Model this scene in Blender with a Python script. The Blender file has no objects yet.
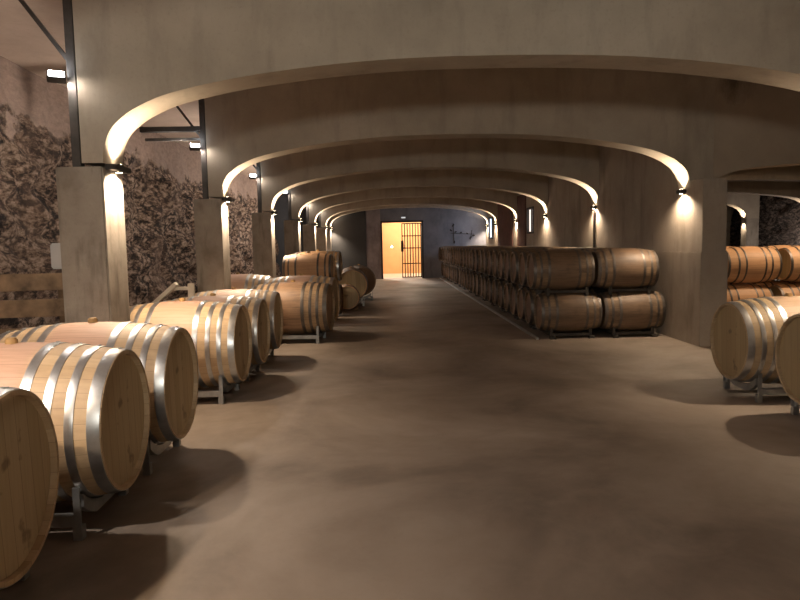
import bpy, bmesh, math, random
from mathutils import Vector, Matrix, noise
random.seed(7)
PI = math.pi
C = bpy.context.scene.collection
S = bpy.context.scene

# ------------------------------------------------------------------ materials
def new_mat(name):
    m = bpy.data.materials.new(name); m.use_nodes = True
    nt = m.node_tree; nt.nodes.clear()
    out = nt.nodes.new('ShaderNodeOutputMaterial'); b = nt.nodes.new('ShaderNodeBsdfPrincipled')
    nt.links.new(b.outputs[0], out.inputs[0])
    return m, nt, b
class N:
    def __init__(s, nt): s.nt = nt
    def add(s, t, **k):
        n = s.nt.nodes.new(t)
        for a, v in k.items(): setattr(n, a, v)
        return n
    def link(s, a, b): s.nt.links.new(a, b)
    def coord(s, kind='Object', scale=(1,1,1), rot=(0,0,0)):
        t = s.add('ShaderNodeTexCoord'); mp = s.add('ShaderNodeMapping')
        mp.inputs['Scale'].default_value = scale; mp.inputs['Rotation'].default_value = rot
        s.link(t.outputs[kind], mp.inputs[0]); return mp.outputs[0]
    def noise(s, vec, scale, detail=6, rough=.6, dist=0):
        n = s.add('ShaderNodeTexNoise'); n.inputs['Scale'].default_value = scale
        n.inputs['Detail'].default_value = detail; n.inputs['Roughness'].default_value = rough
        n.inputs['Distortion'].default_value = dist
        s.link(vec, n.inputs['Vector']); return n.outputs['Fac']
    def ramp(s, fac, stops):
        r = s.add('ShaderNodeValToRGB'); e = r.color_ramp.elements
        while len(e) < len(stops): e.new(.5)
        for el, (p, c) in zip(e, stops):
            el.position = p; el.color = (c[0], c[1], c[2], 1) if hasattr(c, '__len__') else (c, c, c, 1)
        s.link(fac, r.inputs[0]); return r.outputs[0]
    def mix(s, fac, a, b, mode='MIX'):
        m = s.add('ShaderNodeMix', data_type='RGBA', blend_type=mode)
        for v, i in ((fac, 0), (a, 6), (b, 7)):
            if hasattr(v, 'is_linked') or hasattr(v, 'links'): s.link(v, m.inputs[i])
            elif i == 0: m.inputs[0].default_value = v
            else: m.inputs[i].default_value = (*v, 1)
        return m.outputs[2]
    def math(s, op, a, b=0.0, c=0.0):
        m = s.add('ShaderNodeMath', operation=op)
        for v, i in ((a, 0), (b, 1), (c, 2)):
            if hasattr(v, 'links'): s.link(v, m.inputs[i])
            else: m.inputs[i].default_value = v
        return m.outputs[0]
    def bump(s, h, b, strength=.3, dist=.02):
        n = s.add('ShaderNodeBump'); n.inputs['Strength'].default_value = strength
        n.inputs['Distance'].default_value = dist
        s.link(h, n.inputs['Height']); s.link(n.outputs[0], b.inputs['Normal'])

def concrete(name, base, dark, light, scale=1.0, rough=.8, stain=.5):
    m, nt, b = new_mat(name); n = N(nt)
    v = n.coord('Object'); vs = n.coord('Object', (1.6, 1.6, .35))
    a = n.noise(v, 1.1*scale, 8, .62); st = n.noise(vs, 2.2*scale, 6, .6); f = n.noise(v, 28*scale, 4, .7)
    col = n.ramp(a, [(.3, dark), (.5, base), (.72, light)])
    sm = n.ramp(st, [(.52, 0.0), (.74, 1.0)])
    col = n.mix(n.math('MULTIPLY', sm, stain), col, tuple(c*.55 for c in dark))
    col = n.mix(n.math('MULTIPLY', n.ramp(f, [(.55, 0.0), (.72, 1.0)]), .22), col, tuple(c*.6 for c in dark))
    n.link(col, b.inputs['Base Color']); b.inputs['Roughness'].default_value = rough
    n.bump(f, b, .18, .01)
    return m
M = {}
M['conc'] = concrete('arch_concrete', (.40,.355,.29), (.335,.295,.24), (.46,.41,.34), 1.2, .85, .42)
M['pillar'] = concrete('pillar_concrete', (.34,.305,.26), (.235,.205,.17), (.42,.385,.33), 2.4, .85, .75)
M['wall'] = concrete('wall_concrete', (.36,.31,.255), (.27,.23,.185), (.42,.37,.31), 1.0, .8, .6)
M['plaster'] = concrete('ceiling_plaster', (.50,.39,.31), (.43,.33,.26), (.56,.44,.36), .8, .9, .2)
M['blue'] = concrete('blue_grey_plaster', (.19,.20,.24), (.14,.15,.185), (.25,.26,.30), 1.2, .9, .5)
M['lilac'] = concrete('lilac_grey_plaster', (.30,.26,.27), (.20,.17,.18), (.40,.35,.36), 1.6, .9, .5)
M['black'] = concrete('charcoal_panel', (.035,.037,.042), (.028,.03,.034), (.045,.047,.052), 1.2, .8, .2)

def stained_mat():
    m, nt, b = new_mat('stained_arch_concrete'); n = N(nt)
    v = n.coord('Object'); a = n.noise(v, 1.0, 8, .62); k = n.noise(n.coord('Object', (2.2, 1, .8)), 2.6, 7, .7)
    t = n.add('ShaderNodeTexCoord'); sp = n.add('ShaderNodeSeparateXYZ'); n.link(t.outputs['Object'], sp.inputs[0])
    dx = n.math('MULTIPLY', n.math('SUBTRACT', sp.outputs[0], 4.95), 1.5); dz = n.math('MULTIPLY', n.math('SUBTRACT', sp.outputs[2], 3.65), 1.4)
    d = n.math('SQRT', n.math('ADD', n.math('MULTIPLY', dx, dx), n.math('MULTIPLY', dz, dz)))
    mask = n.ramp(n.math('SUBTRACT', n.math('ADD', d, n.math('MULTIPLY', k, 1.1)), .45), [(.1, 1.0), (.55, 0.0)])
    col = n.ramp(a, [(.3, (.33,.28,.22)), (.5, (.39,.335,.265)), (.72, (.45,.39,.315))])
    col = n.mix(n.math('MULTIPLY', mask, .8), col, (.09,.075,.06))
    n.link(col, b.inputs['Base Color']); b.inputs['Roughness'].default_value = .85
    return m
M['stained'] = stained_mat()
def floor_mat():
    m, nt, b = new_mat('floor_concrete'); n = N(nt)
    v = n.coord('Object'); vx = n.coord('Object', (.5, 1.0, 1))
    a = n.noise(v, .55, 7, .6, .4); c = n.noise(v, 2.4, 8, .65, .6); d = n.noise(vx, 1.0, 6, .7, 1.2); f = n.noise(v, 40, 3, .7)
    col = n.ramp(a, [(.36, (.13,.102,.080)), (.5, (.225,.182,.146)), (.66, (.32,.268,.222))])
    col = n.mix(n.math('MULTIPLY', n.ramp(c, [(.5, 0.0), (.7, 1.0)]), .35), col, (.32,.275,.225))
    col = n.mix(n.math('MULTIPLY', n.ramp(d, [(.55, 0.0), (.68, 1.0)]), .35), col, (.15,.112,.09))
    col = n.mix(n.math('MULTIPLY', n.ramp(f, [(.6, 0.0), (.75, 1.0)]), .25), col, (.15,.115,.095))
    n.link(col, b.inputs['Base Color'])
    n.link(n.ramp(c, [(.3, .5), (.7, .68)]), b.inputs['Roughness'])
    n.bump(f, b, .06, .006)
    return m
M['floor'] = floor_mat()

def rock_mat(name, cols, plaster=False):
    m, nt, b = new_mat(name); n = N(nt)
    v = n.coord('Object'); vd = n.coord('Object', (1, 1, 1), (.5, 0, 0))
    vd = n.coord('Object', (1, .62, 1.25), (.55, 0, 0))
    w1 = n.add('ShaderNodeTexNoise'); w1.inputs['Scale'].default_value = 4; w1.inputs['Detail'].default_value = 3; n.link(vd, w1.inputs['Vector'])
    va = n.add('ShaderNodeVectorMath', operation='MULTIPLY_ADD'); n.link(w1.outputs['Color'], va.inputs[0]); va.inputs[1].default_value = (.22,)*3; n.link(vd, va.inputs[2])
    vo = n.add('ShaderNodeTexVoronoi'); vo.inputs['Scale'].default_value = 7.5; n.link(va.outputs[0], vo.inputs['Vector'])
    vo2 = n.add('ShaderNodeTexVoronoi'); vo2.inputs['Scale'].default_value = 15; n.link(va.outputs[0], vo2.inputs['Vector'])
    a = n.noise(v, .9, 8, .65, .5); k = n.noise(vd, 9, 9, .8, .3)
    h = n.math('SUBTRACT', n.math('ADD', n.math('MULTIPLY', k, 2.2), -.37), n.math('ADD', n.math('MULTIPLY', vo.outputs['Distance'], .42), n.math('MULTIPLY', vo2.outputs['Distance'], .25)))
    col = n.ramp(h, [(.24, cols[0]), (.36, cols[1]), (.47, cols[2]), (.62, cols[3])])
    col = n.mix(n.math('MULTIPLY', n.ramp(a, [(.45, 0.0), (.65, 1.0)]), .45), col, cols[4])
    sp = n.add('ShaderNodeSeparateXYZ'); n.link(v, sp.inputs[0])
    if plaster:
        zz_ = n.math('ADD', sp.outputs[2], n.math('MULTIPLY', n.noise(v, 1.4, 7, .6), -1.3))
        pm = n.ramp(n.math('MULTIPLY', n.math('SUBTRACT', zz_, 2.25), 1.6), [(.3, 0.0), (.5, 1.0)])
        col = n.mix(pm, col, n.ramp(k, [(.35, (.17,.12,.095)), (.65, (.31,.225,.18))]))
        h = n.math('ADD', n.math('MULTIPLY', h, n.math('SUBTRACT', 1.0, pm)), n.math('MULTIPLY', pm, .5))
    n.link(col, b.inputs['Base Color']); b.inputs['Roughness'].default_value = .95
    n.bump(h, b, 1.0, .22)
    return m
M['rock'] = rock_mat('hewn_rock', ((.03,.018,.013), (.21,.13,.088), (.46,.31,.215), (.76,.58,.44), (.42,.26,.18)), True)
M['rock2'] = rock_mat('dark_hewn_rock', ((.03,.025,.022), (.13,.105,.09), (.26,.20,.17), (.42,.34,.29), (.16,.12,.10)))

def barrel_wood(name, base, light, pink, dark, nst=30, dirt=.3, stripe=.3):
    """staves run along local X; every stave gets its own tint; a pinker wine-washed belt round the bilge"""
    m, nt, b = new_mat(name); n = N(nt)
    t = n.add('ShaderNodeTexCoord'); sp = n.add('ShaderNodeSeparateXYZ'); n.link(t.outputs['Object'], sp.inputs[0])
    oi = n.add('ShaderNodeObjectInfo')
    ang = n.math('ARCTAN2', sp.outputs[1], sp.outputs[2])
    u = n.math('MULTIPLY', n.math('ADD', ang, PI), nst/(2*PI))
    idx = n.math('FLOOR', u); fr = n.math('FRACT', u)
    wn = n.add('ShaderNodeTexWhiteNoise', noise_dimensions='2D')
    cb = n.add('ShaderNodeCombineXYZ'); n.link(idx, cb.inputs[0]); n.link(n.math('MULTIPLY', oi.outputs['Random'], 57.0), cb.inputs[1])
    n.link(cb.outputs[0], wn.inputs['Vector'])
    col = n.mix(wn.outputs['Value'], base, light)
    ax = n.math('ABSOLUTE', sp.outputs[0])
    belt = n.ramp(ax, [(.16, 1.0), (.27, 0.0)])
    col = n.mix(n.math('MULTIPLY', belt, .85), col, pink)
    vg = n.coord('Object', (1.5, 22, 22)); g = n.noise(vg, 2.2, 5, .6)
    col = n.mix(n.math('MULTIPLY', n.ramp(g, [(.45, 0.0), (.75, 1.0)]), stripe), col, dark)
    vn = n.coord('Object'); dn = n.noise(vn, 3.0, 6, .65)
    col = n.mix(n.math('MULTIPLY', n.ramp(dn, [(.5, 0.0), (.72, 1.0)]), dirt), col, dark)
    seam = n.math('LESS_THAN', fr, .045)
    col = n.mix(n.math('MULTIPLY', seam, .35), col, tuple(c*.4 for c in dark))
    n.link(col, b.inputs['Base Color']); b.inputs['Roughness'].default_value = .55
    n.bump(g, b, .08, .004)
    return m
def head_wood(name, base, light, dark, rotz=.0):
    """planks across the head, with a chalky patch and a knot"""
    m, nt, b = new_mat(name); n = N(nt)
    t = n.add('ShaderNodeTexCoord'); sp = n.add('ShaderNodeSeparateXYZ'); n.link(t.outputs['Object'], sp.inputs[0])
    oi = n.add('ShaderNodeObjectInfo')
    u = n.math('MULTIPLY', n.math('ADD', sp.outputs[1], n.math('MULTIPLY', sp.outputs[2], .06)), 10.5)
    idx = n.math('FLOOR', u); fr = n.math('FRACT', u)
    wn = n.add('ShaderNodeTexWhiteNoise', noise_dimensions='2D')
    cb = n.add('ShaderNodeCombineXYZ'); n.link(idx, cb.inputs[0]); n.link(n.math('MULTIPLY', oi.outputs['Random'], 31.0), cb.inputs[1])
    n.link(cb.outputs[0], wn.inputs['Vector'])
    col = n.mix(wn.outputs['Value'], base, light)
    vg = n.coord('Object', (20, 22, 1.6)); g = n.noise(vg, 2.0, 5, .6)
    col = n.mix(n.math('MULTIPLY', n.ramp(g, [(.45, 0.0), (.75, 1.0)]), .35), col, dark)
    vn = n.coord('Object'); k = n.noise(vn, 5.5, 4, .5)
    col = n.mix(n.math('MULTIPLY', n.ramp(k, [(.66, 0.0), (.72, 1.0)]), .7), col, tuple(c*.5 for c in dark))
    col = n.mix(n.math('MULTIPLY', n.math('LESS_THAN', fr, .04), .5), col, tuple(c*.4 for c in dark))
    n.link(col, b.inputs['Base Color']); b.inputs['Roughness'].default_value = .6
    return m
M['oak'] = barrel_wood('pale_oak_staves', (.47,.33,.19), (.60,.445,.275), (.58,.355,.26), (.31,.20,.12), 32, .25, .4)
M['shade_oak'] = barrel_wood('shaded_pale_oak_staves', (.36,.265,.155), (.46,.35,.22), (.42,.29,.20), (.22,.15,.085), 32, .25, .35)  # pale oak again, with the shade on the right-hand barrels put into the colour
M['shade_head'] = head_wood('shaded_pale_oak_head', (.29,.215,.115), (.36,.275,.155), (.19,.13,.07))  # matching head, shade likewise in the colour
M['oak_head'] = head_wood('pale_oak_head', (.43,.325,.18), (.52,.405,.24), (.29,.20,.11))
M['oldoak'] = barrel_wood('aged_oak_staves', (.14,.092,.056), (.27,.18,.105), (.17,.108,.066), (.045,.03,.02), 26, .55, .6)
M['oldhead'] = head_wood('aged_oak_head', (.36,.22,.12), (.46,.30,.17), (.16,.09,.05))
M['darkhead'] = head_wood('dark_aged_oak_head', (.15,.085,.05), (.20,.12,.07), (.07,.04,.025))
M['midoak'] = barrel_wood('brown_oak_staves', (.30,.195,.105), (.42,.29,.165), (.33,.20,.12), (.10,.065,.04), 26, .5, .65)
M['warmoak'] = barrel_wood('amber_oak_staves', (.56,.33,.17), (.66,.42,.23), (.62,.37,.20), (.34,.18,.09), 28, .25, .3)
M['strd'] = barrel_wood('striped_oak_staves', (.40,.25,.13), (.55,.37,.20), (.40,.24,.13), (.04,.03,.022), 24, .8, .8)

def simple(name, col, rough=.5, metal=0.0, vary=.15, scale=8, emit=None, es=0):
    m, nt, b = new_mat(name); n = N(nt)
    v = n.coord('Object'); k = n.noise(v, scale, 5, .6)
    c2 = tuple(max(0, c*(1-vary*2)) for c in col)
    n.link(n.ramp(k, [(.3, c2), (.65, col)]), b.inputs['Base Color'])
    b.inputs['Roughness'].default_value = rough; b.inputs['Metallic'].default_value = metal
    if emit:
        b.inputs['Emission Color'].default_value = (*emit, 1); b.inputs['Emission Strength'].default_value = es
    return m
M['hoop'] = simple('galvanised_hoop', (.56,.57,.58), .34, .9, .12, 14)
M['oldhoop'] = simple('tarnished_hoop', (.17,.15,.135), .5, .8, .2, 10)
M['rack'] = simple('galvanised_rack', (.42,.43,.43), .45, .8, .15, 10)
M['oldrack'] = simple('dull_steel_rack', (.07,.06,.05), .65, .4, .2, 10)
M['bung'] = simple('cork_bung', (.52,.33,.14), .7, 0, .15, 20)
M['steel'] = simple('dark_steel', (.10,.095,.09), .55, .6, .2, 6)
M['bracket'] = simple('lamp_housing', (.06,.055,.05), .5, .5, .1, 6)
M['lens'] = simple('warm_lens', (.9,.85,.75), .3, 0, 0, 1, (1,.78,.55), 40)
M['globe'] = simple('warm_globe', (.9,.85,.75), .3, 0, 0, 1, (1,.85,.65), 8)
M['flood'] = simple('white_lens', (.9,.9,.95), .3, 0, 0, 1, (.95,.96,1), 160)
M['wood'] = simple('rough_planks', (.34,.22,.125), .8, 0, .38, 4)
M['palewood'] = simple('pale_planks', (.78,.70,.58), .8, 0, .08, 5)
M['box'] = simple('grey_plastic', (.62,.62,.62), .6, 0, .05, 3)
M['redwood'] = simple('red_brown_boards', (.12,.045,.035), .7, 0, .25, 4)
M['orange'] = simple('amber_plaster', (.80,.46,.22), .8, 0, .06, 2)
M['pale'] = simple('pale_screed', (.72,.64,.55), .6, 0, .08, 2)
M['pane'] = simple('daylit_pane', (.8,.85,.9), .2, 0, 0, 1, (.80,.88,1.0), 3.2)
M['pane2'] = simple('lamplit_pane', (.9,.85,.8), .2, 0, 0, 1, (1,.86,.76), 1.6)
M['iron'] = simple('wrought_iron', (.05,.04,.035), .5, .7, .2, 10)
M['sign'] = simple('lit_sign', (.8,.8,.8), .4, 0, 0, 1, (.8,.85,.9), .8)
M['frame'] = simple('dark_door_frame', (.035,.03,.03), .6, 0, .1, 4)

# ------------------------------------------------------------------ mesh helpers
def link(name, bm, mats, parent=None, smooth=False, angle=None):
    me = bpy.data.meshes.new(name); bmesh.ops.recalc_face_normals(bm, faces=bm.faces)
    bm.to_mesh(me); bm.free()
    for m in (mats if isinstance(mats, (list, tuple)) else [mats]): me.materials.append(m)
    if smooth:
        for p in me.polygons: p.use_smooth = True
        me.set_sharp_from_angle(angle=angle or math.radians(40))
    o = bpy.data.objects.new(name, me); C.objects.link(o)
    if parent: o.parent = parent
    return o
def box(bm, x0, x1, y0, y1, z0, z1, bev=0, mi=0):
    vs = [bm.verts.new((x, y, z)) for x in (x0, x1) for y in (y0, y1) for z in (z0, z1)]
    fs = [(0,1,3,2),(4,6,7,5),(0,4,5,1),(2,3,7,6),(0,2,6,4),(1,5,7,3)]
    faces = [bm.faces.new([vs[i] for i in f]) for f in fs]
    for f in faces: f.material_index = mi
    if bev:
        es = list({e for f in faces for e in f.edges})
        bmesh.ops.bevel(bm, geom=es, offset=bev, segments=2, affect='EDGES')
    return vs
def tube(bm, a, b, r, seg=12, mi=0):
    a, b = Vector(a), Vector(b); d = (b-a); L = d.length; q = d.to_track_quat('Z', 'Y')
    rings = []
    for t in (0, L):
        rings.append([bm.verts.new(a + q @ Vector((r*math.cos(2*PI*i/seg), r*math.sin(2*PI*i/seg), t))) for i in range(seg)])
    for i in range(seg):
        bm.faces.new((rings[0][i], rings[0][(i+1) % seg], rings[1][(i+1) % seg], rings[1][i])).material_index = mi
    bm.faces.new(rings[0][::-1]).material_index = mi; bm.faces.new(rings[1]).material_index = mi
def bar(bm, a, b, w, h, up=(0, 0, 1), mi=0):
    """rectangular bar from a to b"""
    a, b = Vector(a), Vector(b); d = (b-a).normalized(); s = d.cross(Vector(up)).normalized(); u = s.cross(d)
    vs = [bm.verts.new(p + s*i*w/2 + u*j*h/2) for p in (a, b) for i, j in ((-1,-1),(1,-1),(1,1),(-1,1))]
    for f in ((0,1,2,3),(7,6,5,4),(0,4,5,1),(1,5,6,2),(2,6,7,3),(3,7,4,0)): bm.faces.new([vs[k] for k in f]).material_index = mi
def prism(bm, pts, a0, a1, axis='Y', mi=0):
    """extrude a closed polygon: pts are (x,z) for axis Y, (y,z) for axis X"""
    P = (lambda p, a: (p[0], a, p[1])) if axis == 'Y' else (lambda p, a: (a, p[0], p[1]))
    A = [bm.verts.new(P(p, a0)) for p in pts]; B = [bm.verts.new(P(p, a1)) for p in pts]
    k = len(pts)
    for i in range(k): bm.faces.new((A[i], A[(i+1) % k], B[(i+1) % k], B[i])).material_index = mi
    fa = bm.faces.new(A[::-1]); fb = bm.faces.new(B); fa.material_index = fb.material_index = mi
    bmesh.ops.triangulate(bm, faces=[fa, fb])
def lathe_x(bm, prof, seg=64, closed=False, mi=0, caps=(False, False)):
    rings = []
    for x, r in prof:
        rings.append([bm.verts.new((x, r*math.sin(2*PI*i/seg), r*math.cos(2*PI*i/seg))) for i in range(seg)])
    R = rings + ([rings[0]] if closed else [])
    for a, b in zip(R, R[1:]):
        for i in range(seg): bm.faces.new((a[i], a[(i+1) % seg], b[(i+1) % seg], b[i])).material_index = mi
    if caps[0]: bm.faces.new(rings[0][::-1]).material_index = mi
    if caps[1]: bm.faces.new(rings[-1]).material_index = mi
def tag(o, label=None, cat=None, group=None, kind=None):
    if label: o['label'] = label
    if cat: o['category'] = cat
    if group: o['group'] = group
    if kind: o['kind'] = kind
    return o
def empty(name, loc=(0,0,0), rz=0):
    o = bpy.data.objects.new(name, None); C.objects.link(o); o.location = loc; o.rotation_euler = (0,0,rz)
    o.empty_display_size = .1
    return o
def struct(name, bm, m, **k):
    o = link(name, bm, m, **k); o['kind'] = 'structure'; return o
def dup(root, loc, rz=None, scale=None, label=None, group=None, cat=None):
    r = root.copy(); C.objects.link(r); r.location = loc
    if rz is not None: r.rotation_euler = (root.rotation_euler[0], root.rotation_euler[1], rz)
    if scale: r.scale = (scale,)*3
    if label: r['label'] = label
    if group: r['group'] = group
    elif 'group' in r: del r['group']
    for ch in root.children:
        c = ch.copy(); C.objects.link(c); c.parent = r
        for g in ch.children:
            d = g.copy(); C.objects.link(d); d.parent = c
    return r

# ------------------------------------------------------------------ camera
cam = bpy.data.cameras.new('camera'); co = bpy.data.objects.new('camera', cam); C.objects.link(co); S.camera = co
cam.sensor_width = 36; cam.lens = 659.6/800*36; cam.clip_start = .05; cam.clip_end = 200
th, yaw, roll = .0853, .0208, .0198
r0 = Vector((math.cos(yaw), -math.sin(yaw), 0)); f0 = Vector((math.sin(yaw), math.cos(yaw), 0)); zz = Vector((0,0,1))
D = f0*math.cos(th) - zz*math.sin(th); u0 = f0*math.sin(th) + zz*math.cos(th)
R_ = r0*math.cos(roll) - u0*math.sin(roll); U_ = r0*math.sin(roll) + u0*math.cos(roll)
mt = Matrix.Identity(4)
for i in range(3): mt[i][0] = R_[i]; mt[i][1] = U_[i]; mt[i][2] = -D[i]
mt[0][3], mt[1][3], mt[2][3] = 0, 0, 1.5
co.matrix_world = mt

# ------------------------------------------------------------------ layout numbers
XL, XR, WR = -2.27, 4.33, 4.66          # nave: left pillar faces, right wall face, back of the right wall
P0, PP = 5.71, 4.01                     # lamp plane of the first arch in view, pitch of the bays
YB = 28.3                               # end wall
CZ = 4.0                                # ceiling
py = lambda n: P0+PP*n-{1: .16, 2: .16}.get(n, 0) if n < 6 else 27.9
SP = 2.2                                # springing height
XA = -4.75                              # rock wall of the left aisle
X2 = 14.07                              # far side of the second nave

# ------------------------------------------------------------------ floor, ceiling, walls
bm = bmesh.new(); box(bm, -5.6, 17, -4.5, YB+8, -.2, 0); struct('floor', bm, M['floor'])
bm = bmesh.new(); box(bm, -5.6, 17, -4.5, YB+.5, CZ, CZ+.2); struct('ceiling', bm, M['plaster'])
def rock_wall(name, x, y0, y1, sgn, z1=CZ, ny=230, nz=46, amp=.3, plaster=True):
    bm = bmesh.new(); g = []
    for i in range(ny+1):
        row = []
        for j in range(nz+1):
            y = y0+(y1-y0)*i/ny; z = -.05+(z1+.05)*j/nz
            p = Vector((x*.1, y*.9, z*.9))
            d = noise.noise(p*.9)*.9 + noise.noise(Vector((3, y*1.1+z*1.4, z*2.6-y*.6)))*.6 + noise.noise(p*3.2)*.45
            e = (z-2.85-.35*noise.noise(Vector((7, y*.8, 1))))/.25 if plaster else 0
            d = d*(1-.8*min(1, max(0, e)))
            row.append(bm.verts.new((x + sgn*(amp*d + .14*(1-z/2)), y, z)))
        g.append(row)
    for i in range(ny):
        for j in range(nz): bm.faces.new((g[i][j], g[i+1][j], g[i+1][j+1], g[i][j+1]))
    # body of rock behind the hewn face
    b0 = [bm.verts.new((x-sgn*.7, y, z)) for y in (y0, y1) for z in (-.05, z1)]
    bm.faces.new((b0[0], b0[1], b0[3], b0[2]))
    return struct(name, bm, M['rock' if plaster else 'rock2'], smooth=True, angle=math.radians(65))
rock_wall('wall_left', XA, -4, YB+.4, 1, CZ+.02, 380, 60, .30)
rock_wall('wall_far_right', X2+.75, -4, YB+.4, -1, CZ+.02, 240, 36, .3, False)
# end wall: dark panel, lilac strip, door opening, blue-grey plaster
DX0, DX1, DZ = -.11, 1.57, 2.40
bm = bmesh.new(); box(bm, DX1+.07, XR, YB, YB+.3, 0, CZ); box(bm, DX0-.07, DX1+.07, YB, YB+.3, DZ+.07, CZ); struct('wall_end', bm, M['blue'])
bm = bmesh.new(); box(bm, -.80, DX0-.07, YB-.02, YB+.3, 0, CZ); struct('wall_end_strip', bm, M['lilac'])
bm = bmesh.new(); box(bm, -5.4, -.80, YB-.15, YB+.3, 0, CZ); struct('wall_end_dark', bm, M['black'])
bm = bmesh.new(); box(bm, XR, 16, YB, YB+.3, 0, CZ); struct('wall_end_right', bm, M['wall'])
bm = bmesh.new(); box(bm, -5.6, 16.5, -4.4, -4.1, 0, CZ); struct('wall_behind', bm, M['wall'])
# right wall of the nave, with window openings
W1 = (19.2, 20.1, 1.72, 2.5); W2 = (26.45, 27.55, 1.62, 2.5)
bm = bmesh.new()
y = 9.50
for (a, b_, z0, z1) in (W1, W2):
    box(bm, XR, WR, y, a, 0, CZ); box(bm, XR, WR, a, b_, 0, z0); box(bm, XR, WR, a, b_, z1, CZ); y = b_
box(bm, XR, WR, y, YB, 0, CZ); struct('wall_right', bm, M['wall'])
bm = bmesh.new(); box(bm, XR, WR, 8.95, 9.503, 0, 2.30, .0); struct('wall_right_end', bm, M['wall'])
bm = bmesh.new(); box(bm, XR-.022, XR, 8.93, YB-.001, 0, 1.30, .006); box(bm, XR-.022, WR+.02, 8.925, 8.95, 0, 1.30, .006)
struct('baseboard_right', bm, M['wall'])
for i, (w, pm) in enumerate(((W1, 'pane2'), (W2, 'pane')), 1):
    bm = bmesh.new()
    for a in (w[0], w[1]-.06): box(bm, XR-.02, WR-.1, a, a+.06, w[2], w[3])
    for a in (w[2], w[3]-.06): box(bm, XR-.02, WR-.1, w[0], w[1], a, a+.06)
    ym = (w[0]+w[1])/2; box(bm, XR+.02, XR+.10, ym-.03, ym+.03, w[2], w[3])
    o = struct('window_%d' % i, bm, M['frame'])
    bm = bmesh.new(); box(bm, XR+.06, XR+.08, w[0]+.05, w[1]-.05, w[2]+.05, w[3]-.05); link('pane', bm, M[pm], o)

# ------------------------------------------------------------------ arches and pillars
PR = [(0, 0), (.004, .06), (.03, .17), (.08, .27), (.16, .35), (.30, .44), (.57, .545), (1.07, .65), (1.67, .73), (2.27, .78), (2.8, .80), (3.3, .805)]
def curve(sub=5):
    out = []
    for i in range(len(PR)-1):
        p0 = PR[max(i-1, 0)]; p1 = PR[i]; p2 = PR[i+1]; p3 = PR[min(i+2, len(PR)-1)]
        if i == 0: out.append(p1); continue
        for k in range(sub):
            t = k/sub
            out.append(tuple(.5*((2*p1[j]) + (-p0[j]+p2[j])*t + (2*p0[j]-5*p1[j]+4*p2[j]-p3[j])*t*t + (-p0[j]+3*p1[j]-3*p2[j]+p3[j])*t**3) for j in (0, 1)))
    out.append(PR[-1]); return out
CV = curve()
def arch(name, x0, x1, y0, y1, lo, ro, top=CZ, mat=None, hs=1.0):
    half = (x1-x0)/2; sc = lambda d: d if d < .57 else .57+(d-.57)*(half-.57)/(3.3-.57)
    L = [(x0+sc(d), SP+h*hs) for d, h in CV]; R = [(x1-sc(d), SP+h*hs) for d, h in CV][::-1][1:]
    pts = ([(lo, SP)] if lo < x0-.001 else []) + L + R + ([(ro, SP)] if ro > x1+.001 else [])
    bm = bmesh.new(); rows = []
    for y in (y0, y1): rows.append(([bm.verts.new((x, y, z)) for x, z in pts], [bm.verts.new((x, y, top)) for x, z in pts]))
    (fl, ft), (kl, kt) = rows
    for i in range(len(pts)-1):
        for q in ((fl[i], fl[i+1], ft[i+1], ft[i]), (kl[i+1], kl[i], kt[i], kt[i+1]), (fl[i+1], fl[i], kl[i], kl[i+1]), (ft[i], ft[i+1], kt[i+1], kt[i])):
            try: bm.faces.new(q)
            except ValueError: pass
    bm.faces.new((fl[0], ft[0], kt[0], kl[0])); bm.faces.new((fl[-1], kl[-1], kt[-1], ft[-1]))
    bmesh.ops.remove_doubles(bm, verts=bm.verts, dist=1e-5)
    return struct(name, bm, mat or M['conc'])
def hexarch(n):
    yf = py(n)-.24; yb = yf+.40
    arch('trim_%d' % (n+2), XL, XR, yf, yb, -2.44, WR-.012)
    if n >= 1: arch('trim_%d' % (n+12), WR-.01, X2, yf, yb, WR-.01, X2+.5, mat=M['stained'] if n == 1 else None, hs=.5 if n == 1 else 1)
    # left pillar
    bm = bmesh.new(); box(bm, -2.65, XL, yf-.02, yb, 0, SP-.03, .012)
    struct('pillar_left_%d' % (n+2), bm, M['pillar'])
    if n < 1:
        bm = bmesh.new(); box(bm, XR, WR, yf, yb, 0, SP-.002, .012); struct('pillar_right_%d' % (n+2), bm, M['pillar'])
    if n >= 1:
        bm = bmesh.new(); box(bm, X2, X2+.5, yf, yb, 0, SP-.002, .012); struct('pillar_far_%d' % (n+2), bm, M['pillar'])
for n in range(-1, 7): hexarch(n)

# ------------------------------------------------------------------ lights
def spot(name, loc, target, energy, size, blend, col, r=.03, parent=None):
    l = bpy.data.lights.new(name, 'SPOT'); l.energy = energy; l.spot_size = math.radians(size); l.spot_blend = blend
    l.color = col; l.shadow_soft_size = r
    o = bpy.data.objects.new(name, l); C.objects.link(o)
    o.location = loc; o.rotation_euler = (Vector(target)-Vector(loc)).to_track_quat('-Z', 'Y').to_euler()
    return o
def point(name, loc, energy, col, r=.08):
    l = bpy.data.lights.new(name, 'POINT'); l.energy = energy; l.color = col; l.shadow_soft_size = r
    o = bpy.data.objects.new(name, l); C.objects.link(o); o.location = loc; return o
WARM = (1.0, .76, .53)
def sconce_proto(width):
    t = empty('wall_light')
    bm = bmesh.new(); box(bm, 0, .085, -width/2, width/2, -.045, 0, .005); box(bm, 0, .075, -.05, .05, -.055, .012, .004)
    link('housing', bm, M['bracket'], t)
    bm = bmesh.new(); tube(bm, (.045, 0, -.0565), (.045, 0, -.0535), .024, 16); link('lower_lens', bm, M['lens'], t)
    bm = bmesh.new(); tube(bm, (.045, 0, .0115), (.045, 0, .0145), .024, 16); link('upper_lens', bm, M['lens'], t)
    return t
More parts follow.
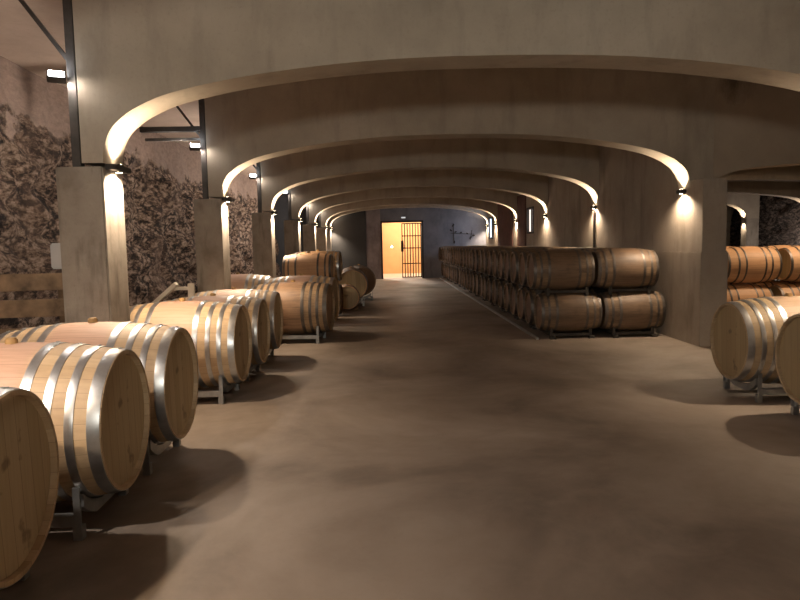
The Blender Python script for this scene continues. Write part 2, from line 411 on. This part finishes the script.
tag_s = {0: 'dark up-and-down wall light on the nearest left pillar, top of picture left',
         1: 'dark up-and-down wall light on the second left pillar, behind the nearest one',
         2: 'dark up-and-down wall light on the third left pillar along the aisle',
         3: 'dark up-and-down wall light on the fourth left pillar, above the stacked barrels',
         4: 'dark up-and-down wall light on the fifth left pillar towards the gate',
         5: 'dark up-and-down wall light on the sixth left pillar towards the gate',
         6: 'dark up-and-down wall light on the last left pillar by the charcoal wall'}
tag_r = {0: 'dark wall light just outside the right picture edge, on the near right pillar',
         1: 'largest lit wall light on the right wall, near its front corner',
         2: 'dark up-and-down wall light on right wall with a thin pipe below it',
         3: 'dark up-and-down wall light on right wall just before the lit slit window',
         4: 'dark up-and-down wall light on right wall just past the lit slit window',
         5: 'dark up-and-down wall light on right wall beyond the red-brown boards, before the daylit window',
         6: 'farthest wall light on the right wall, beside the end wall'}
sp = None
for n in range(0, 7):
    yl = py(n)-.04
    if sp is None:
        sp = sconce_proto(.34); o = sp; o.location = (XL+.001, yl, SP-.005)
    else: o = dup(sp, (XL+.001, yl, SP-.005))
    tag(o, tag_s[n], 'wall light', 'wall lights on the left pillars')
spr = None
for n in range(0, 7):
    yl = py(n)-.04
    if spr is None:
        spr = sconce_proto(.16); o = spr; o.location = (XR-.001, yl, SP-.012); o.rotation_euler = (0, 0, PI)
    else: o = dup(spr, (XR-.001, yl, SP-.012), PI)
    if n == 0: bpy.data.objects.remove  # kept: the near right light stands just outside the frame
    tag(o, tag_r[n], 'wall light', 'wall lights on the right wall')
for n in range(-1, 7):
    yl = py(n)-.04
    for s, x in ((1, XL), (-1, XR)):
        fx = x+s*.07
        e = 1.0 if s > 0 else .9
        spot('lamp_down', (fx, yl, SP-.07), (fx-s*.5, yl, 0), 190*e, 150, .7, WARM, .03)
        spot('lamp_up', (fx-s*.01, yl, SP+.02), (fx+s*.12, yl, 4), 70*e, 135, 1.0, WARM, .03)

# steel posts on the left pillars, tie beams to the rock, floodlights
def post_group(n):
    y = py(n)-.19
    t = empty('steel_bracket', (-2.49, y, 0))
    bm = bmesh.new(); box(bm, -.035, .035, -.035, .035, SP-.03, CZ-.002, .004); link('post', bm, M['steel'], t)
    if n == 1:
        bm = bmesh.new(); box(bm, -.86, -.035, -.04, .04, 3.10, 3.17, .004); link('tie_beam', bm, M['steel'], t)
        bm = bmesh.new(); box(bm, -.80, -.035, -.012, .012, 2.98, 3.02, .003); link('lower_tie', bm, M['steel'], t)
    bm = bmesh.new(); bar(bm, (-.035, 0, 3.03), (-.72, 0, 3.97), .03, .03, (0,1,0)); link('brace', bm, M['steel'], t)
    lab = ['steel post with a single slanting brace on the nearest left pillar, reaching the ceiling',
           'steel post with tie beam and brace above the second left pillar',
           'steel post with a slanting brace above the third left pillar'][n] if n < 3 else 'steel post above a far left pillar near the gate'
    tag(t, lab, 'steel bracket', 'steel brackets over the left pillars')
    return t
for n in range(0, 6): post_group(n)
fl0 = empty('flood_light')
bm = bmesh.new(); box(bm, -.07, .07, -.02, .04, -.045, .045, .006); link('housing', bm, M['bracket'], fl0)
bm = bmesh.new(); box(bm, -.055, .055, -.026, -.021, -.032, .032, .002); link('lens', bm, M['flood'], fl0)
bm = bmesh.new(); bar(bm, (.0, .035, .045), (.0, .035, .11), .03, .006); link('yoke', bm, M['steel'], fl0)
fl_lab = ['glaring white floodlight under the beam beside the nearest left pillar', 'small white floodlight beside the steel post of the second left pillar',
          'small white floodlight beside the third left pillar, seen through the second arch', 'distant floodlight over the fourth left pillar',]
for n in range(0, 4):
    loc = (-2.60, py(n)-.24, 2.89)
    o = fl0 if n == 0 else dup(fl0, loc)
    o.location = loc; o.rotation_euler = (math.radians(-40), 0, math.radians(25))
    tag(o, fl_lab[n], 'floodlight', 'floodlights over the left aisle')
COOL = (1.0, .87, .76)
for n in range(-1, 6):
    y = py(n)+(.18 if n < 0 else -.232)
    e = 1.0 if n < 3 else .8
    spot('flood_lamp', (-2.57, y, 2.87), (-1.3, y+(.25 if n < 0 else -.25), .4), 270*e, 150, .9, COOL, .045)
    spot('flood_lamp_back', (-2.63, y, 2.87), (-4.7, y-.3, 2.6), 310*e, 170, .4, COOL, .06)
point('nave_lamp', (1.6, -1.6, 2.7), 10, (1, .94, .80), .2)
spot('arch_fill_spot', (-.6, -1.6, 2.2), (-.1, 5.5, 3.7), 480, 80, .9, (1, .95, .82), .2)  # unseen spot added behind the camera to brighten the first arch face

# fixed fill lamps of the second nave
for n in range(1, 6):
    yl = py(n)-.04
    for s, x in ((-1, X2),):
        fx = x+s*.08
        spot('lamp_down', (fx, yl, SP-.12), (fx-s*.05, yl, 0), 60, 110, .9, WARM, .03)
        spot('lamp_up', (fx, yl, SP+.01), (fx+s*.03, yl, 4), 34, 120, .8, WARM, .03)
point('flood_lamp', (7.6, 10.6, 2.9), 190, (1, .74, .5), .1)
point('flood_lamp', (14.0, 23.1, 1.0), 60, (1, .85, .75), .1)
point('flood_lamp', (5.6, 4.2, 2.9), 12, (1, .82, .66), .1)
point('flood_lamp', (5.2, 1.2, 2.9), 11, (1, .85, .7), .1)

# ------------------------------------------------------------------ barrels
def barrel_parts(L, rb, rh, wood, head, hoopm, hoops, parent, joined=False, seg=64, bung=True):
    prof = lambda x: rb-(rb-rh)*(abs(2*x/L))**2.0
    n = 24; outer = [(-L/2+L*i/n, prof(-L/2+L*i/n)) for i in range(n+1)]
    rec = .03; th_ = .02
    inner = [(L/2, rh-th_), (L/2-rec, rh-th_-.002)]
    inl = [(-L/2+rec, rh-th_-.002), (-L/2, rh-th_)]
    if joined:
        bm = bmesh.new()
        lathe_x(bm, inl+outer+inner, seg)
        lathe_x(bm, [(L/2-rec, rh-th_), (L/2-rec-.01, .001)], seg, mi=1); lathe_x(bm, [(-L/2+rec+.01, .001), (-L/2+rec, rh-th_)], seg, mi=1)
        for (a, w) in hoops:
            for s in (1, -1):
                xa, xb = s*(L/2-a), s*(L/2-a-w)
                lathe_x(bm, [(xa, prof(xa)), (xa, prof(xa)+.005), (xb, prof(xb)+.005), (xb, prof(xb))], seg, mi=2)
        if bung: tube(bm, (0, 0, rb-.01), (0, 0, rb+.025), .026, 12, mi=3)
        return bm
    bm = bmesh.new(); lathe_x(bm, inl+outer+inner, seg); link('staves', bm, wood, parent, True, math.radians(50))
    for s in (1, -1):
        bm = bmesh.new(); lathe_x(bm, [(s*(L/2-rec), rh-th_+.001), (s*(L/2-rec), .0005), (s*(L/2-rec-.02), .0005), (s*(L/2-rec-.02), rh-th_+.001)], seg, True)
        link('head', bm, head, parent, True, math.radians(30))
    for (a, w) in hoops:
        for s in (1, -1):
            xa, xb = s*(L/2-a), s*(L/2-a-w)
            bm = bmesh.new()
            lathe_x(bm, [(xa, prof(xa)-.001), (xa, prof(xa)+.004), ((xa+xb)/2, (prof(xa)+prof(xb))/2+.006), (xb, prof(xb)+.004), (xb, prof(xb)-.001)], seg, True)
            # rivets of the hoop overlap
            xm = (xa+xb)/2
            for q in (.05, .11):
                an = q if s > 0 else -q
                p = Vector((xm, (prof(xm)+.004)*math.sin(an), (prof(xm)+.004)*math.cos(an))); d = Vector((0, math.sin(an), math.cos(an)))
                tube(bm, p, p+d*.006, .006, 8)
            link('hoop', bm, hoopm, parent, True, math.radians(35))
    if bung:
        bm = bmesh.new(); tube(bm, (0, 0, rb-.012), (0, 0, rb+.022), .032, 20); tube(bm, (0, 0, rb+.021), (0, 0, rb+.03), .026, 20)
        link('bung', bm, M['bung'], parent, True, math.radians(40))
BH = [(.004, .06), (.125, .042), (.23, .042), (.345, .05)]
BL, BR, BHR, BZ = 1.21, .445, .385, .55
def big_barrel(w='oak', h='oak_head'):
    t = empty('oak_barrel')
    barrel_parts(BL, BR, BHR, M[w], M[h], M['hoop'], BH, t)
    return t
prof_big = lambda x: BR-(BR-BHR)*(abs(2*x/BL))**2
def cradle(sc=1.0):
    """low galvanised stand: two tubes under the barrel, two curved saddles, four posts"""
    t = empty('barrel_rack')
    for sy in (-1, 1):
        bm = bmesh.new(); box(bm, -.44, .44, sy*.31-.025, sy*.31+.025, .075, .135, .003); link('rail', bm, M['rack'], t)
    for sx in (-1, 1):
        bm = bmesh.new(); r = prof_big(.44)+.012; k = 16
        up = [(-.285+.57*i/k, BZ-math.sqrt(r*r-(-.285+.57*i/k)**2)-.001) for i in range(k+1)]
        lo = [(p[0], max(.075, p[1]-.07)) for p in up][::-1]
        prism(bm, up+lo, sx*.44-.02, sx*.44+.02, 'X'); link('saddle', bm, M['rack'], t)
        for sy in (-1, 1):
            bm = bmesh.new(); box(bm, sx*.44-.025, sx*.44+.025, sy*.31-.025, sy*.31+.025, 0, .076, .003)
            box(bm, sx*.44-.012, sx*.44+.025, sy*.335-.006, sy*.335+.006, .07, .285, .002)
            link('leg', bm, M['rack'], t)
    return t
B0 = big_barrel(); K0 = cradle()
used = [False, False]
def place(proto, idx, *a, **k):
    if used[idx]: return dup(proto, *a, **k)
    used[idx] = True; loc = a[0]; proto.location = loc
    rz = k.get('rz', a[1] if len(a) > 1 else 0) or 0
    proto.rotation_euler = (0, 0, rz)
    if k.get('scale'): proto.scale = (k['scale'],)*3
    if k.get('label'): proto['label'] = k['label']
    if k.get('group'): proto['group'] = k['group']
    return proto
left = [  # x of the head, y, scale, yaw, label, rack label
 (-1.52, 2.62, 1.0, .05, 'pale oak barrel nearest the camera, bottom left corner, cut by the picture edge', 'steel barrel rack under the nearest left barrel'),
 (-1.465, 3.65, 1.0, .03, 'pale oak barrel second from the camera in left row, its hoops glaring', 'steel barrel rack under the second barrel of the left row'),
 (-1.45, 4.63, 1.0, .0, 'pale oak barrel third from the camera in left row, cork bung before the near pillar', 'steel barrel rack under the third barrel of the left row'),
 (-1.435, 6.58, .98, -.02, 'pale oak barrel just beyond the near left pillar, fourth in the row', 'steel barrel rack under the fourth barrel of the left row'),
 (-1.42, 7.62, .95, -.02, 'pale oak barrel fifth in the left row, half hidden by the fourth', 'steel barrel rack under the fifth barrel of the left row'),
 (-1.43, 8.72, .95, 0, 'pale oak barrel sixth in the left row, beside the second left pillar', 'steel barrel rack under the sixth barrel of the left row')]
G1 = 'pale oak barrels in the left row'; G1r = 'steel racks under the left row'
for (xh, y, sc, rz, lb, rl) in left:
    xc = xh-BL*sc/2
    b = place(B0, 0, (xc, y, BZ*sc), rz, scale=sc, label=lb, group=G1); b['category'] = 'barrel'
    k = place(K0, 1, (xc, y, 0), rz, scale=sc, label=rl, group=G1r); k['category'] = 'barrel rack'
BRt = None
for (x0, y, lb, rl) in [(3.22, 6.1, 'pale oak barrel on the right with its whole head showing', 'steel barrel rack under the whole-headed barrel on the right'),
                        (3.27, 5.08, 'pale oak barrel cut off by the right edge of the picture', 'steel barrel rack under the barrel at the right picture edge')]:
    xc = x0+BL*.93/2
    if BRt is None:
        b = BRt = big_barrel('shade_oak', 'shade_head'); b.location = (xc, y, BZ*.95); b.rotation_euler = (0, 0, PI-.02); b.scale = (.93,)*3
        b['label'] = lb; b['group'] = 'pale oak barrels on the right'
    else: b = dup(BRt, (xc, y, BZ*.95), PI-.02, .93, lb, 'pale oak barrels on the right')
    b['category'] = 'barrel'
    k = dup(K0, (xc, y, 0), PI-.02, .95, rl, 'steel racks on the right'); k['category'] = 'barrel rack'

# mixed barrels past the second pillar
def single(name, L, rb, rh, wood, head, hoopm, hoops, loc, rot, label, bung=True, group=None):
    t = empty(name, loc); t.rotation_euler = rot
    barrel_parts(L, rb, rh, wood, head, hoopm, hoops, t, bung=bung)
    return tag(t, label, 'barrel', group)
SH = [(.004, .045), (.10, .032), (.24, .036)]
W6 = (-1.46, 10.38, .525)
single('oak_barrel', 1.18, .412, .365, M['midoak'], M['oldhead'], M['oldhoop'], BH, W6, (0,0,-.10), 'large oak barrel on a low rack, side on, past the second left pillar')
single('oak_barrel', 1.18, .425, .37, M['oak'], M['oak_head'], M['hoop'], BH, (-1.46, 11.45, .56), (0,0,-.12), 'pale oak barrel right behind the large side-on one, only top and end showing')
single('oak_barrel', 1.21, .44, .385, M['oak'], M['oak_head'], M['hoop'], BH, (-2.72, 12.2, .56), (0,0,-.05), 'oak barrel in glaring light behind the left row, beside the second pillar edge')
for p, lb in (((-1.46, 10.38), 'low steel rack under the large side-on barrel'), ((-1.46, 11.45), 'low steel rack under the second side-on barrel'), ((-2.72, 12.2), 'low steel rack under the barrel in glaring light')):
    k = dup(K0, (p[0], p[1], 0), -.08, .955, lb, 'steel racks past the second pillar'); k['category'] = 'barrel rack'
# two-high pair
for (y, z, lb, wd) in [(13.15, .34, 'small lower barrel hidden under the upper stacked barrels on the left', 'oldoak'), (13.15, .995, 'amber oak barrel on top of the left stack, below the fourth wall light', 'warmoak')]:
    single('oak_barrel', .95, .325, .28, M[wd], M['oldhead'], M['oldhoop'], SH, (-1.52, y, z+(.032 if z > .5 else 0)), (0,0,-.06), lb)
for (y, z, lb, wd) in [(14.0, .352, 'lower barrel under the dark-striped one on the left stack', 'oldoak'), (14.0, 1.012, 'dark-striped old barrel with pale rim on top of the left stack', 'strd')]:
    single('oak_barrel', .95, .33, .30, M[wd], M['oldhead'], M['hoop'], SH, (-1.42, y, z+(.036 if z > .5 else 0)), (0,0,-.06), lb)
for y in (13.15, 14.0):
    o = empty('barrel_rack', (-1.52 if y < 13.5 else -1.42, y, 0), -.06)
    for sx in (-.3, .3):
        bm = bmesh.new(); r = .325
        up = [(-.2+.4*i/10, .34-math.sqrt(.338**2-(-.2+.4*i/10)**2)-.004) for i in range(11)]
        prism(bm, up+[(.2, -.001), (-.2, -.001)], sx-.02, sx+.02, 'X'); link('saddle', bm, M['oldrack'], o)
    tag(o, 'low steel rack under the %s barrel of the left stack' % ('front' if y < 13.5 else 'rear'), 'barrel rack')
# barrels with heads to the camera
HR_ = (0, 0, -PI/2)
single('small_barrel', .62, .29, .262, M['warmoak'], M['oak_head'], M['oldhoop'], SH[:2], (-.90, 15.2, .305), (0,0,-PI/2+.08), 'small barrel lying on the floor with its round head to the camera')
single('oak_barrel', 1.05, .41, .355, M['warmoak'], M['oak_head'], M['oldhoop'], BH, (-.86, 16.35, .53), (0,0,-PI/2+.10), 'large barrel with its head to the camera behind the small floor barrel')
single('oak_barrel', 1.0, .41, .36, M['oldoak'], M['darkhead'], M['oldhoop'], BH, (-.72, 17.9, .53), (0,0,-PI/2+.2), 'dark reddish barrel farthest along the left side, near the gate')
for (x, y, rz, lb) in ((-.86, 16.35, -PI/2+.10, 'steel rack under the large head-on barrel'), (-.72, 17.9, -PI/2+.2, 'steel rack under the farthest dark barrel on the left')):
    k = dup(K0, (x, y, 0), rz, 1.0, lb); k['category'] = 'barrel rack'; k.scale = (.82, .86, .86)
o = empty('wooden_chock', (-.90, 15.2, 0))
tag(o, 'wooden wedges under the small head-on barrel on the floor', 'chock')
for sy in (-1, 1):
    bm = bmesh.new(); prism(bm, [(sy*.10, 0), (sy*.24, 0), (sy*.24, .085)], -.2, .2, 'X')
    bmesh.ops.rotate(bm, verts=bm.verts, cent=(0,0,0), matrix=Matrix.Rotation(-PI/2+.08, 3, 'Z')); link('wedge', bm, M['wood'], o)

# ------------------------------------------------------------------ the long stack on the right
SL, SRb, SRh = .93, .322, .272
ZL, ZU = .395, 1.042
HS = [(.003, .045), (.10, .035), (.215, .04)]
def stack_full(wood):
    t = empty('aged_barrel'); barrel_parts(SL, SRb, SRh, wood, M['darkhead'], M['oldhoop'], HS, t, bung=False, seg=48); return t
SF = stack_full(M['oldoak'])
bm = barrel_parts(SL, SRb, SRh, None, None, None, HS, None, joined=True, seg=36, bung=False)
SJ = link('aged_barrel', bm, [M['oldoak'], M['darkhead'], M['oldhoop']], None, True, math.radians(45))
PITCH = .70; NR = 26; Y0s = 10.2
def rack_mesh(lower):
    bms = []
    prof_s = SRb-(SRb-SRh)*(2*.3/SL)**2
    pts_t = []; pts_b = []
    r = prof_s+(.013 if lower else .024)
    for i in range(33):
        y = -PITCH*.78+2*PITCH*.78*i/32
        yy = ((y+PITCH) % PITCH)-PITCH/2
        d = min(abs(yy), .24); s = math.sqrt(r*r-d*d)
        if lower: pts_t.append((y, ZL-s)); pts_b.append((y, max(.03, ZL-s-.09)))
        else: pts_t.append((y, ZU-s-0)); pts_b.append((y, ZL+s))
    return pts_t, pts_b
def stack_rack(lower, full):
    pt, pb = rack_mesh(lower)
    if lower: pb = [(y, .035) for y, z in pb]
    poly = pt+pb[::-1]
    if full:
        t = empty('barrel_rack')
        for sx in (-.3, .3):
            bm = bmesh.new(); prism(bm, poly, sx-.022, sx+.022, 'X'); link('rail', bm, M['oldrack'], t)
        for y in (-PITCH*.75, PITCH*.75):
            z = .056 if lower else (ZL+ZU)/2
            bm = bmesh.new(); box(bm, -.278, .278, y-.02, y+.02, z-.02, z+.02); link('crossbar', bm, M['oldrack'], t)
        if lower:
            for sx in (-.3, .3):
                for y in (-PITCH+.1, PITCH-.1):
                    bm = bmesh.new(); box(bm, sx-.04, sx+.04, y-.04, y+.04, 0, .036); link('foot', bm, M['oldrack'], t)
        return t
    bm = bmesh.new()
    for sx in (-.3, .3): prism(bm, poly, sx-.022, sx+.022, 'X')
    for y in (-PITCH*.75, PITCH*.75):
        z = .056 if lower else (ZL+ZU)/2
        box(bm, -.278, .278, y-.02, y+.02, z-.02, z+.02)
    if lower:
        for sx in (-.3, .3):
            for y in (-PITCH+.1, PITCH-.1): box(bm, sx-.04, sx+.04, y-.04, y+.04, 0, .036)
    return link('barrel_rack', bm, M['oldrack'])
RF = {True: stack_rack(True, True), False: stack_rack(False, True)}
RJ = {True: stack_rack(True, False), False: stack_rack(False, False)}
first = {}
def put(o, key, loc, rz, label, cat, group):
    if key in first: c = dup(o, loc, rz)
    else: first[key] = 1; c = o; c.location = loc; c.rotation_euler = (0, 0, rz)
    return tag(c, label, cat, group)
COLS = [('aisle-side', 2.83, 2.72), ('wall-side', 3.795, 3.68)]
for ci, (cn, xl, xu) in enumerate(COLS):
    for k in range(NR):
        y = Y0s+PITCH*k
        for layer, (x, z) in enumerate(((xl, ZL), (xu, ZU))):
            ln = 'upper' if layer else 'lower'
            x += random.uniform(-.015, .015)
            rz = random.choice((0, PI))+random.uniform(-.012, .012)
            if k < 3:
                lb = {0: 'aged brown barrel at the front end of long stack, %s layer, %s', 1: 'aged brown barrel second from the front of long stack, %s layer, %s',
                      2: 'aged brown barrel third from the front of long stack, %s layer, %s'}[k] % (ln, 'beside the wall' if ci else 'aisle side')
                put(SF, 'SF', (x, y, z), rz, lb, 'barrel', 'aged barrels of the long stack')
            else:
                put(SJ, 'SJ', (x, y, z), rz, 'aged brown barrel farther back in the long stack, %s layer, %s' % (ln, 'beside the wall' if ci else 'aisle side'),
                    'barrel', 'barrels farther back, %s layer, %s' % (ln, cn))
    for k in range(0, NR+1, 2):
        if k >= NR-1: continue
        y = Y0s+PITCH*(k+.5)
        for lower in (True, False):
            x = xl if lower else (xl+xu)/2
            ln = 'on the floor' if lower else 'between the two layers'
            full = k == 0
            if full: put(RF[lower], ('RF', lower), (x, y, 0), 0, 'dull steel barrel rack %s at the front of long stack, %s' % (ln, cn), 'barrel rack', 'racks of the long stack')
            else: put(RJ[lower], ('RJ', lower), (x, y, 0), 0, 'dull steel barrel rack %s farther back in long stack, %s' % (ln, cn), 'barrel rack', 'racks farther back %s, %s' % (ln, cn))
# rail on the floor along the aisle side
bm = bmesh.new(); box(bm, 2.27, 2.31, 9.9, 27.9, 0, .035, .004)
tag(link('floor_rail', bm, M['rack']), 'thin pale rail on the floor along the aisle side of the long stack', 'rail')

# barrels in the second nave (seen past the wall end)
WF = empty('amber_barrel'); barrel_parts(.95, .33, .28, M['warmoak'], M['oak_head'], M['oldhoop'], [(.003, .04), (.17, .03), (.29, .028)], WF, bung=False)
for i, (x, z, lb) in enumerate([(6.42, 1.0, 'amber oak barrel in the side nave, upper layer, next to the wall end'), (7.52, 1.0, 'amber oak barrel in the side nave, upper layer, at the picture edge'),
                                (6.30, .335, 'amber oak barrel in the side nave, lower layer, next to the wall end'), (7.40, .335, 'amber oak barrel in the side nave, lower layer, at the picture edge')]):
    put(WF, 'WF', (x, 11.6, z), 0, lb, 'barrel', 'amber barrels in the side nave')
for x, z, ly in ((6.36, 1.0, 'upper'), (7.46, 1.0, 'upper'), (6.30, .335, 'lower'), (7.40, .335, 'lower')):
    put(WF, 'WF', (x, 12.34, z), 0, 'amber oak barrel in second row of the side nave, %s layer' % ly, 'barrel', 'second row of amber barrels, %s layer' % ly)

# ------------------------------------------------------------------ left-hand odds and ends
t = empty('slatted_crate', (-3.45, 6.0, 0)); tag(t, 'rough wooden slatted crate between the rock wall and the near pillar', 'crate')
for z0, z1 in ((1.14, 1.295), (.90, 1.06), (.64, .80), (.38, .54), (.12, .28)):
    bm = bmesh.new(); box(bm, -.95, .56, -.012, .012, z0, z1, .003)
    bmesh.ops.rotate(bm, verts=bm.verts, cent=(0,0,0), matrix=Matrix.Rotation(.13, 3, 'Z')); link('slat', bm, M['wood'], t)
for z0, z1 in ((.38, .54), (.12, .28)):
    bm = bmesh.new(); box(bm, -.95, .56, .95, .975, z0, z1, .003)
    bmesh.ops.rotate(bm, verts=bm.verts, cent=(0,0,0), matrix=Matrix.Rotation(.13, 3, 'Z')); link('slat', bm, M['wood'], t)
for x in (-.9, .5):
    for y in (.03, .9):
        bm = bmesh.new(); box(bm, x-.04, x+.04, y-.018, y+.05, 0, 1.28, .003)
        bmesh.ops.rotate(bm, verts=bm.verts, cent=(0,0,0), matrix=Matrix.Rotation(.13, 3, 'Z')); link('corner_post', bm, M['wood'], t)

o = empty('junction_box', (-2.72, 5.62, 1.46)); tag(o, 'grey plastic junction box on the outer side of the near left pillar', 'junction box')
bm = bmesh.new(); box(bm, -.055, .068, -.07, .07, -.115, .10, .008); link('case', bm, M['box'], o)
bm = bmesh.new(); box(bm, -.063, -.056, -.06, .06, -.10, .085, .003); link('cover', bm, M['box'], o)
bm = bmesh.new(); box(bm, .0, .069, -.06, .06, -.105, .09); link('mounting_plate', bm, M['bracket'], o)

# pale timber frame leaning behind the left row
t = empty('timber_frame', (-2.68, 8.17, 0)); tag(t, 'pale leaning timber frame behind the left row, before the rock wall', 'frame')
bm = bmesh.new(); bar(bm, (-1.15, 0, .0), (.10, .0, 1.06), .05, .10, (0,1,0)); link('leaning_board', bm, M['palewood'], t)
bm = bmesh.new(); bar(bm, (-.0, .03, 1.0), (.25, .03, 1.0), .03, .04); link('crossbar', bm, M['palewood'], t)
bm = bmesh.new(); bar(bm, (.27, .03, .0), (.27, .03, 1.06), .07, .05, (0,1,0)); link('upright', bm, M['palewood'], t)

# conduit on the right wall, boards beside the windows
bm = bmesh.new(); tube(bm, (XR-.035, py(2)-.04, 1.30), (XR-.035, py(2)-.04, 2.09), .022)
tag(link('conduit_pipe', bm, M['steel']), 'thin dark vertical pipe under the second light on the right wall', 'pipe')
for (a, b_, z0, lb) in ((20.2, 21.45, 1.35, 'red-brown boards on the right wall beside the lit slit window'), (22.3, 25.2, 1.35, 'red-brown boards on the right wall between the last two lights')):
    bm = bmesh.new(); k = int((b_-a)/.16)
    for i in range(k): box(bm, XR-.03, XR-.002, a+(b_-a)*i/k+.004, a+(b_-a)*(i+1)/k-.004, z0, 2.95, .003)
    tag(link('window_boards', bm, M['redwood']), lb, 'boards')

# ------------------------------------------------------------------ door, gate, lit room beyond
bm = bmesh.new()
box(bm, DX0-.07, DX0, YB-.04, YB+.30, 0, DZ+.07); box(bm, DX1, DX1+.07, YB-.04, YB+.30, 0, DZ+.07); box(bm, DX0, DX1, YB-.04, YB+.30, DZ, DZ+.07)
struct('door_1', bm, M['frame'])
t = empty('barred_gate', (DX1, YB+.12, 0)); tag(t, 'barred iron gate leaf closed over the right half of the lit doorway', 'gate')
gw = .86
bm = bmesh.new()
for x in (-gw, -.05): box(bm, x, x+.045, -.02, .02, .03, DZ-.03, .004)
for z in (.03, .62, 1.28, 1.80, DZ-.075): box(bm, -gw, -.005, -.015, .015, z, z+.045, .003)
link('gate_frame', bm, M['iron'], t)
for i in range(1, 7):
    bm = bmesh.new(); tube(bm, (-gw+i*(gw-.05)/7+.02, 0, .05), (-gw+i*(gw-.05)/7+.02, 0, DZ-.05), .022, 10); link('bar', bm, M['iron'], t)
bm = bmesh.new(); box(bm, -gw-.03, -gw+.08, -.05, .03, 1.15, 1.62, .006); link('lock_box', bm, M['iron'], t)
o = empty('iron_ornament', (2.80, YB, 1.9)); tag(o, 'dark wrought-iron vine ornament on the blue-grey end wall right of the gate', 'ornament')
bm = bmesh.new(); tube(bm, (0, -.03, .0), (1.0, -.03, -.06), .010, 8); tube(bm, (.15, -.03, -.42), (.12, -.03, .42), .014, 8); tube(bm, (.85, -.03, -.30), (.92, -.03, .12), .014, 8)
link('stem', bm, M['iron'], o)
for (x, z, a, q) in ((.12, .33, .9, .10), (.02, .12, 2.4, .09), (.22, .05, .4, .08), (.16, -.38, 1.5, .10), (.45, .02, .3, .08), (.72, -.03, 2.6, .08), (.86, -.20, 1.0, .11), (.98, -.12, .2, .10)):
    q *= .7
    bm = bmesh.new(); pts = [(x+q*math.cos(t)*math.cos(a)-q*.5*math.sin(t)*math.sin(a), z+q*math.cos(t)*math.sin(a)+q*.5*math.sin(t)*math.cos(a)) for t in [2*PI*i/10 for i in range(10)]]
    prism(bm, pts, -.036, -.022); link('leaf', bm, M['iron'], o)
bm = bmesh.new(); tube(bm, (.14, -.03, 0), (.14, 0, 0), .012, 8); tube(bm, (.88, -.03, -.05), (.88, 0, -.05), .012, 8); link('mount', bm, M['iron'], o)
# room beyond
RY = YB+.3
bm = bmesh.new(); box(bm, -1.6, 3.6, RY+4.5, RY+4.7, 0, 3.2); struct('wall_room_back', bm, M['orange'])
bm = bmesh.new(); box(bm, -1.8, -1.6, RY, RY+4.7, 0, 3.2); struct('wall_room_left', bm, M['orange'])
bm = bmesh.new(); box(bm, 3.6, 3.8, RY, RY+4.7, 0, 3.2); struct('wall_room_right', bm, M['orange'])
bm = bmesh.new(); box(bm, -1.8, 3.8, RY, RY+4.7, 3.2, 3.4); struct('ceiling_room', bm, M['pale'])
bm = bmesh.new(); box(bm, -1.6, 3.6, RY, RY+4.5, 0, .012); struct('floor_room', bm, M['pale'])
point('room_lamp', (1.2, RY+2.6, 2.8), 330, (1, .84, .64), .15)
point('room_lamp', (2.6, RY+1.2, 1.2), 40, (1, .86, .7), .1)
ar = bpy.data.lights.new('daylight', 'AREA'); ar.energy = 14; ar.color = (.72, .82, 1); ar.shape = 'RECTANGLE'; ar.size = .9; ar.size_y = .75
ao = bpy.data.objects.new('daylight', ar); C.objects.link(ao); ao.location = (XR-.03, 27.0, 2.06); ao.rotation_euler = Vector((-1, .25, -.3)).to_track_quat('-Z', 'Y').to_euler()
spot('gate_streak_spot', (-.9, RY+2.6, 3.0), (1.6, YB-3.0, 0), 1300, 56, .4, (1, .88, .76), .008)  # added spot, throws streaks of light through the gate onto the nave floor
o = empty('round_wall_lamp', (.33, RY+4.46, 1.35)); tag(o, 'small round glowing lamp on the amber wall beyond the gate', 'lamp')
bm = bmesh.new(); bmesh.ops.create_uvsphere(bm, u_segments=20, v_segments=12, radius=.055); bmesh.ops.scale(bm, verts=bm.verts, vec=(1, .5, 1)); link('globe', bm, M['globe'], o, True)
bm = bmesh.new(); tube(bm, (0, .0, 0), (0, .04, 0), .06, 16); link('back_plate', bm, M['bracket'], o)
o = empty('exit_light', (.80, YB, 2.60)); tag(o, 'small pale emergency light box above the doorway', 'light box')
bm = bmesh.new(); box(bm, -.10, .10, -.05, 0, -.04, .04, .006); link('case', bm, M['box'], o)
bm = bmesh.new(); box(bm, -.08, .08, -.056, -.051, -.025, .025, .002); link('diffuser', bm, M['sign'], o)
bm = bmesh.new(); box(bm, -.06, .06, -.004, 0, .04, .055); link('mounting_plate', bm, M['bracket'], o)

# ------------------------------------------------------------------ world and view
w = bpy.data.worlds.new('world'); S.world = w; w.use_nodes = True
w.node_tree.nodes['Background'].inputs[0].default_value = (1, .86, .72, 1); w.node_tree.nodes['Background'].inputs[1].default_value = .024
S.view_settings.view_transform = 'Standard'; S.view_settings.look = 'None'; S.view_settings.gamma = 1
S.view_settings.exposure = 0.0; S.view_settings.use_curve_mapping = False
S.cycles.max_bounces = 6; S.cycles.diffuse_bounces = 4; S.cycles.sample_clamp_indirect = 4.0
S.cycles.use_denoising = True
